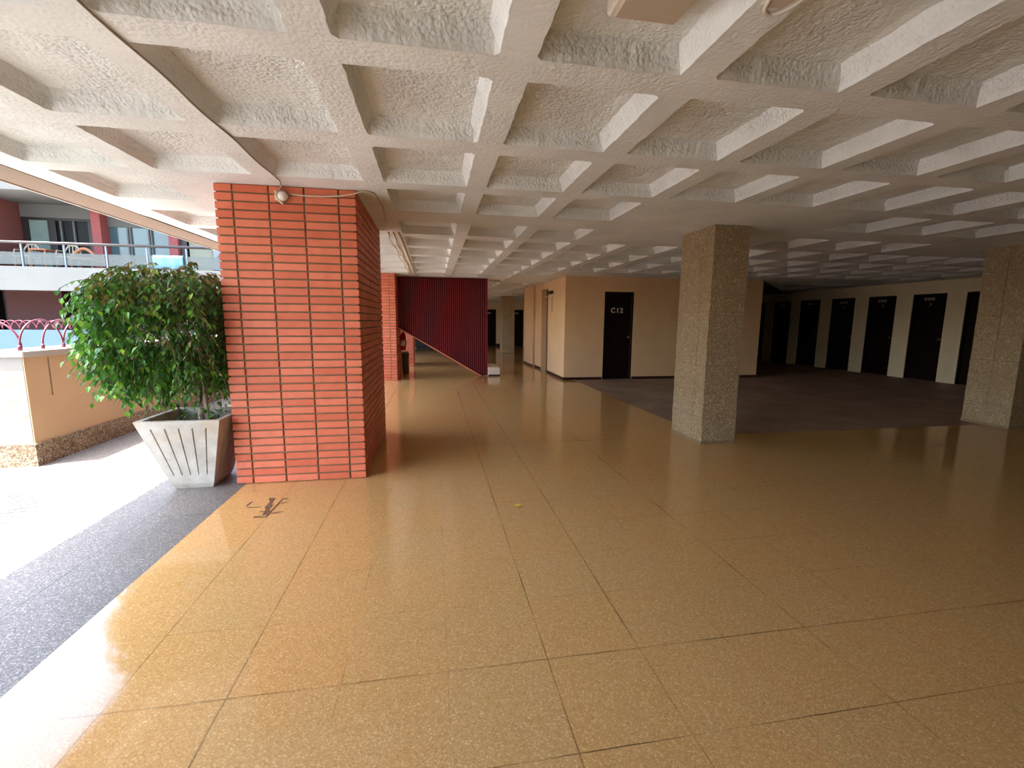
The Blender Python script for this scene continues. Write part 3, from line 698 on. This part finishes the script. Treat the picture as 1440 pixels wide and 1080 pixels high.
for k in range(2300):
    th = rnd.uniform(0, 2*math.pi); ph = math.acos(rnd.uniform(-1, 1)); rr = rnd.uniform(.35, 1.)**.5
    d = Vector((math.sin(ph)*math.cos(th), math.sin(ph)*math.sin(th), math.cos(ph)))
    e = [math.copysign(abs(q)**.82, q) for q in d]
    zt = .52 if d.z > 0 else .50
    lump = 1 + .14*noise.noise(d*2.6 + Vector((3, 1, 7)))
    p = Vector((CXc + e[0]*(.45 if e[0] < 0 else .6)*rr*lump, CYc + e[1]*.50*rr*lump, CZc + e[2]*zt*rr*lump))
    if p.x < -2.45: p.z += .10*(1 if d.z < 0 else -.3)
    if p.z < .98 and (p.x < -2.62): continue
    if p.z < .86 and rnd.random() < .35: continue
    if p.x > -1.66: p.x = -1.66 - rnd.uniform(0, .12)
    if (p.x + 1.88)**2 + (p.y - 4.02)**2 < .012 and p.z < .95: continue
    out = Vector((d.x, d.y, -.15 + .25*d.z)) + Vector((rnd.uniform(-.5, .5), rnd.uniform(-.5, .5), rnd.uniform(-.3, .2)))
    out.normalize(); L = rnd.uniform(.10, .20)
    is_old = (p.z > 1.52 and p.x > -2.45 and rnd.random() < .55) or (p.x > -1.95 and p.z > 1.1 and rnd.random() < .4)
    pts = []
    for i in range(5):
        t_ = i/4; q = p + out*L*t_ + Vector((0, 0, -.10*L/.15*t_*t_)); q.x = min(q.x, -1.645); pts.append(q)
    twig.tube(pts, .0018, 4, cap=False)
    for i in range(rnd.randint(4, 6)):
        t_ = (i + .6)/6; q = p + out*L*t_ + Vector((0, 0, -.10*L/.15*t_*t_))
        sd_ = Vector((-out.y, out.x, 0)); sd_.normalize() if sd_.length > 0 else None
        dd = out*.5 + sd_*(.9 if i % 2 else -.9) + Vector((rnd.uniform(-.3, .3), rnd.uniform(-.3, .3), -.75 - rnd.uniform(0, .7)))
        L2 = rnd.uniform(.038, .068)
        leaf(old if is_old and rnd.random() < .75 else leaves, q, dd, Vector((rnd.uniform(-.4, .4), rnd.uniform(-.4, .4), 1)), L2, L2*.56); cnt += 1
# hanging tips below the crown
for (x, y, z) in [(-2.42, 3.9, .80), (-2.3, 3.85, .78), (-2.2, 3.8, .74), (-2.08, 3.78, .72), (-2.0, 3.85, .70), (-1.75, 3.95, .74), (-1.70, 4.0, .66), (-2.52, 3.95, .88), (-2.78, 4.05, 1.42), (-2.70, 4.0, 1.2), (-1.99, 3.95, .62), (-1.8, 3.9, .6)]:
    p = Vector((x, y, z + .08))
    for i in range(6): leaf(leaves, p + Vector((rnd.uniform(-.03, .03), rnd.uniform(-.03, .03), -.02*i)), Vector((rnd.uniform(-.5, .5), rnd.uniform(-.5, .5), -1)), Vector((rnd.uniform(-1, 1), rnd.uniform(-1, 1), .5)), rnd.uniform(.035, .055), .026)
leaves.build('foliage', M['leaf'], tr); old.build('older_foliage', M['leafold'], tr)['label'] = 'olive brown older leaves'
twig.build('twigs', M['twig'], tr)
b = MB(); leaf(b, Vector((-2.03, 3.66, 1.43)), Vector((.4, -.3, -.8)), Vector((0, -1, .3)), .07, .055); leaf(b, Vector((-2.0, 3.66, 1.44)), Vector((.6, -.2, -.5)), Vector((0, -1, .2)), .06, .04); b.build('dry_leaf', M['dry'], tr)['label'] = 'dry tan leaf'
br = MB()
for k in range(16):
    th = rnd.uniform(0, 2*math.pi); q0 = Vector((-1.9, 4.03, .95)); q1 = Vector((min(-1.68, CXc + .42*math.cos(th)), CYc + .35*math.sin(th), CZc + rnd.uniform(-.15, .35)))
    br.tube([q0, q0.lerp(q1, .5) + Vector((0, 0, .06)), q1], [.010, .007, .003], 6)
br.build('branches', M['bark'], tr, True)
hb = MB()
for k in range(150):
    x = rnd.uniform(-2.10, -1.78); y = rnd.uniform(3.95, 4.25); p = Vector((x, y, TZ - .10 + rnd.uniform(0, .10)))
    leaf(hb, p, Vector((rnd.uniform(-1, 1), rnd.uniform(-1, 1), rnd.uniform(-.1, .9))), Vector((0, 0, 1)), rnd.uniform(.03, .05), .022)
gc = hb.build('ground_cover', M['herb'], tr); gc['kind'] = 'stuff'; gc['label'] = 'small grey green plant at the foot of the trunk'

# ------------------------------------------------------------------ marks on the floor
b = MB(); L3 = Vector((.575, 3.09, .004)); leaf(b, Vector((.56, 3.11, .004)), Vector((.9, -.3, .15)), Vector((0, 0, 1)), .07, .042, 99); leaf(b, Vector((.585, 3.085, .008)), Vector((.5, .8, .1)), Vector((0, 0, 1)), .05, .035, 99)
tag(b.build('fallen_leaf', M['leafy']), 'small yellow fallen leaf lying on the tan floor', 'leaf')
b = MB()
def strip(pts, w0, jag=.012):
    V_ = []; F = []
    for i, (x, y) in enumerate(pts):
        wj = w0*(.6 + .8*rnd.random()); V_ += [(x-wj, y, .0025), (x+wj, y + rnd.uniform(-jag, jag), .0025)]
    for i in range(len(pts)-1): F.append((2*i, 2*i+1, 2*i+3, 2*i+2))
    b.add(V_, F)
strip([(-1.235 + .05*t_ + rnd.uniform(-.006, .006), 3.55 - .33*t_) for t_ in [i/9 for i in range(10)]], .017)
strip([(-1.165, 3.19), (-1.163, 3.3), (-1.160, 3.42), (-1.158, 3.52)], .005, .002)
strip([(-1.375, 3.41), (-1.372, 3.45), (-1.362, 3.49)], .006)
V_ = []
for (x0_, y0_, x1_, y1_, w0) in ((-1.36, 3.385, -1.26, 3.375, .007), (-1.25, 3.205, -1.17, 3.195, .012), (-1.24, 3.29, -1.18, 3.285, .007), (-1.15, 3.52, -1.11, 3.50, .010), (-1.14, 3.43, -1.10, 3.45, .007), (-1.15, 3.25, -1.08, 3.27, .009)):
    b.add([(x0_, y0_-w0, .0025), (x1_, y1_-w0*.5, .0025), (x1_, y1_+w0*.6, .0025), (x0_, y0_+w0, .0025)], [(0,1,2,3)])
tag(b.build('floor_patch', M['stain']), 'dark cracked mortar patch in the floor tiles before the wide brick pillar', 'floor patch')

# ------------------------------------------------------------------ palm outside the left edge whose fronds shade the walkway
pm = thing('potted_palm', (-4.75, 3.15, 0), 'potted palm beside the sunny walkway whose fronds cast the striped shadow', 'potted palm')
b = MB(); b.lathe([(.17, 0), (.24, .38), (.26, .40), (.26, .44), (.22, .44), (.21, .40)], (-4.75, 3.15, 0), n=24); b.build('pot', M['pot'], pm, True)
b = MB(); b.tube([(-4.75, 3.15, .4), (-4.74, 3.15, .9), (-4.72, 3.15, 1.4)], [.07, .06, .05], 10); b.build('trunk', M['bark'], pm, True)
def fan(cx, cy, cz, az, R_):
    b = MB(); c = Vector((cx, cy, cz)); b.tube([(-4.73, 3.15, 1.38), Vector((-4.73, 3.15, 1.38)).lerp(c, .5) + Vector((0, 0, .12)), c], [.014, .010, .008], 6)
    for i in range(15):
        a = az + math.radians(-78 + 156*i/14); d = Vector((math.cos(a), math.sin(a), .08)); s2 = Vector((-d.y, d.x, 0)); L = R_*(1 - .12*abs(i/7 - 1))
        b.add([c - s2*.008, c + d*L*.55 - s2*.021, c + d*L + Vector((0, 0, -.05)), c + d*L*.55 + s2*.021, c + s2*.008, c + d*L*.55 + Vector((0, 0, .012))], [(0,1,5), (1,2,5), (2,3,5), (3,4,5), (4,0,5)])
    return b.build('fan_leaf', M['palm'], pm)
for cx, cy, cz, az in ((-3.85, 3.36, 1.40, .62), (-4.5, 2.6, 1.8, -1.2), (-5.2, 2.9, 1.9, -2.6), (-5.25, 3.45, 1.7, 2.8), (-4.75, 3.2, 2.2, .4)): fan(cx, cy, cz, az, .66)

# ------------------------------------------------------------------ building across the courtyard
YB = 17.0; YW = 19.0
bd = thing('apartment_building', (-13, 18, 0), 'white and red brick apartment building across the courtyard behind the tree', 'building')
def part(name, mat, *boxes):
    b = MB()
    for q in boxes: b.box(*q)
    return b.build(name, M[mat], bd)
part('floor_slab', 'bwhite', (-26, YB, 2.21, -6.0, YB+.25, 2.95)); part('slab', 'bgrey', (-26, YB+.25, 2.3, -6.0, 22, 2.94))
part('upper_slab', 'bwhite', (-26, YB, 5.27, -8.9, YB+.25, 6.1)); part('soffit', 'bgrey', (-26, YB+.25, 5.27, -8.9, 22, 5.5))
part('upper_wall', 'bgrey', (-14.2, YW, 4.83, -11.75, YW+.2, 5.27), (-11.75, YW, 4.68, -8.9, YW+.2, 5.27), (-26, YW, 2.95, -14.3, YW+.2, 5.27))
part('party_wall', 'bbrick', (-14.5, YB+.15, 2.95, -14.15, YW+.2, 5.27))
part('brick_pier', 'bred', (-11.76, 18.6, 2.95, -11.48, 19.05, 5.27)); part('brick_pier', 'bred', (-9.42, 18.7, 2.95, -9.14, 19.1, 5.27)); part('dark_pier', 'bframe', (-9.12, 18.85, 2.95, -8.9, 19.1, 5.27))
wnd = part('window', 'bframe', (-14.12, YW, 2.95, -12.0, YW+.12, 3.05), (-14.12, YW, 4.74, -12.0, YW+.12, 4.83), (-14.12, YW, 3.05, -13.95, YW+.12, 4.74), (-12.12, YW, 3.05, -12.0, YW+.12, 4.74), (-13.36, YW, 3.05, -13.12, YW+.12, 4.74))
b = MB(); b.box(-13.12, YW+.05, 3.05, -12.12, YW+.07, 4.74); b.build('pane', M['glassdark'], wnd)
b = MB(); b.box(-13.95, YW+.05, 3.05, -13.36, YW+.07, 4.74); b.build('curtain', M['curtain'], wnd)
for xx in (-12.98, -12.58):
    b = MB(); b.box(xx, YW-.02, 2.98, xx+.05, YW+.05, 4.74); b.build('mullion', M['bgrey'], wnd)
wnd = part('window', 'bgrey', (-11.62, YW, 2.95, -9.45, YW+.12, 3.2), (-11.62, YW, 4.6, -9.45, YW+.12, 4.68), (-11.62, YW, 3.2, -11.55, YW+.12, 4.6), (-9.52, YW, 3.2, -9.45, YW+.12, 4.6))
b = MB(); b.box(-11.55, YW+.05, 3.2, -9.52, YW+.07, 4.6); b.build('pane', M['glassblue'], wnd)
for xx in (-10.9, -10.82, -10.22, -10.14):
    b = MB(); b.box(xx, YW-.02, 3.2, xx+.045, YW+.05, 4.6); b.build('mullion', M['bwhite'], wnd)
part('ground_parapet', 'bblue', (-26, YB, -3.2, -6.0, YB+.2, .95)); part('ground_slab', 'bgrey', (-26, YB+.2, -.3, -6, 22, 0))
part('brown_wall', 'bbrown', (-14.95, 19.0, 0, -13.2, 19.2, 2.3)); part('dark_wall', 'bdark', (-26, 20.5, 0, -6, 20.7, 2.3)); part('side_pier', 'bframe', (-15.5, 18.9, 0, -15.25, 19.3, 2.3))
part('back_wall', 'bdark', (-26, 21, 2.95, -8.9, 21.2, 5.27))
rr = thing('balcony_railing', (-13, YB, 2.95), 'glass balcony railing with dark handrail on the building across', 'railing')
b = MB(); b.tube([(-20, YB+.1, 3.70), (-6.6, YB+.1, 3.70)], .045, 8); b.build('handrail', M['rail'], rr, True)
for k in range(8):
    x = -16.4 + k*1.18; b = MB(); b.box(x, YB+.09, 2.95, x+.045, YB+.13, 3.70); b.build('post', M['ac'], rr)
    b = MB(); b.box(x+.07, YB+.1, 3.02, x+1.16, YB+.115, 3.40); b.build('glass_panel', M['bglass'], rr)
r3 = thing('hoop_railing', (-13, YB+.1, .95), 'distant pink hoop railing on the white parapet across the courtyard', 'railing')
for k in range(24): hoop(-16.0 + .235*k, .47, .95, .30, YB+.1, 'x', .014).build('hoop', M['pinkmetal'], r3, True)
# furniture on the balcony
def chair(x, y, lb):
    c = thing('balcony_chair', (x, y, 2.95), lb, 'chair', 'pale chairs on the balcony across')
    b = MB(); b.bbox(x-.22, y-.22, 3.33, x+.22, y+.22, 3.39, .02); b.build('seat', M['wicker'], c)
    b = MB(); b.tube([(x-.22, y+.2, 3.36), (x-.23, y+.24, 3.6), (x-.12, y+.26, 3.78), (x+.12, y+.26, 3.78), (x+.23, y+.24, 3.6), (x+.22, y+.2, 3.36)], .025, 8)
    for q in (-.1, 0, .1): b.tube([(x+q, y+.22, 3.38), (x+q, y+.26, 3.78)], .015, 6)
    b.build('backrest', M['wicker'], c, True)
    for sx in (-1, 1):
        a = MB(); a.tube([(x+sx*.23, y+.22, 3.58), (x+sx*.25, y-.1, 3.57), (x+sx*.23, y-.2, 3.36)], .02, 6); a.build('armrest', M['wicker'], c, True)
        for sy in (-1, 1):
            a = MB(); a.tube([(x+sx*.19, y+sy*.19, 3.34), (x+sx*.21, y+sy*.21, 2.951)], .018, 6); a.build('leg', M['wicker'], c, True)
    return c
chair(-13.34, 17.95, 'pale balcony chair in front of the green curtain'); chair(-12.14, 17.95, 'pale balcony chair right of the orange table')
t = thing('balcony_table', (-12.75, 17.8, 2.95), 'orange brown table between two pale balcony chairs', 'table')
b = MB(); b.bbox(-12.98, 17.55, 3.53, -12.5, 18.05, 3.58, .01); b.build('table_top', M['orange'], t)
for sx in (-.21, .21):
    for sy in (-.21, .21): b = MB(); b.tube([(-12.75+sx, 17.8+sy, 2.951), (-12.75+sx, 17.8+sy, 3.54)], .025, 6); b.build('leg', M['orange'], t)
t = thing('balcony_lounger', (-11.45, 17.8, 2.95), 'orange brown rounded lounge chair on the balcony across by the brick pier', 'lounge chair')
b = MB(); b.tube([(-11.85 + .06*i, 17.7, 3.35 + .28*math.sin(math.pi*i/12)) for i in range(13)], .05, 8); b.build('back_hoop', M['orange'], t, True)
b = MB(); b.bbox(-11.85, 17.5, 3.25, -11.12, 18.0, 3.34, .02); b.build('seat', M['orange'], t)
for sx in (-11.8, -11.2):
    for sy in (17.55, 17.95): b = MB(); b.tube([(sx, sy, 2.951), (sx, sy, 3.27)], .025, 6); b.build('leg', M['orange'], t)
b = MB(); V_ = []
for i in range(13):
    x = -9.1 + .075*i
    for j, (dy, z) in enumerate(((-.03, 3.0), (-.04, 3.15), (-.045, 3.3), (-.035, 3.40), (.055, 3.43), (.10, 3.40), (.12, 3.1))): V_.append((x, YB+.06+dy + .015*math.sin(i*1.3), z - (.04*math.sin(i) if j == 0 else 0)))
b.add(V_, [(i*7+j, (i+1)*7+j, (i+1)*7+j+1, i*7+j+1) for i in range(12) for j in range(6)])
o = b.build('towel', M['towel'], None, True); tag(o, 'pale blue towel hung over the balcony glass across, above the tree', 'towel')
sm = o.modifiers.new('thick', 'SOLIDIFY'); sm.thickness = .012
nb = thing('neighbouring_house', (-8, 19, 0), 'pale yellow house wall seen between the tree and the wide brick pillar', 'building')
b = MB(); b.box(-8.85, 18.9, 2.94, -6.2, 22, 4.15); b.build('wall', M['pale'], nb)
b = MB(); b.box(-8.88, 18.75, 4.15, -6.1, 22, 4.25); b.build('roof_edge', M['bdark'], nb)
b = MB(); b.box(-8.05, 18.8, 2.95, -7.88, 18.9, 4.1); b.build('downpipe', M['bgrey'], nb)
t = thing('air_conditioner', (-7.6, 18.6, 3.2), 'grey blue air conditioning box on the pale yellow house wall', 'air conditioner')
b = MB(); b.bbox(-7.9, 18.5, 3.1, -7.2, 18.895, 3.85, .02); b.build('casing', M['ac'], t)
b = MB(); b.lathe([(.22, 0), (.24, .01), (.2, .02)], (-7.55, 18.5, 3.48), (0, -1, 0), 20); b.build('fan_grille', M['bdark'], t)
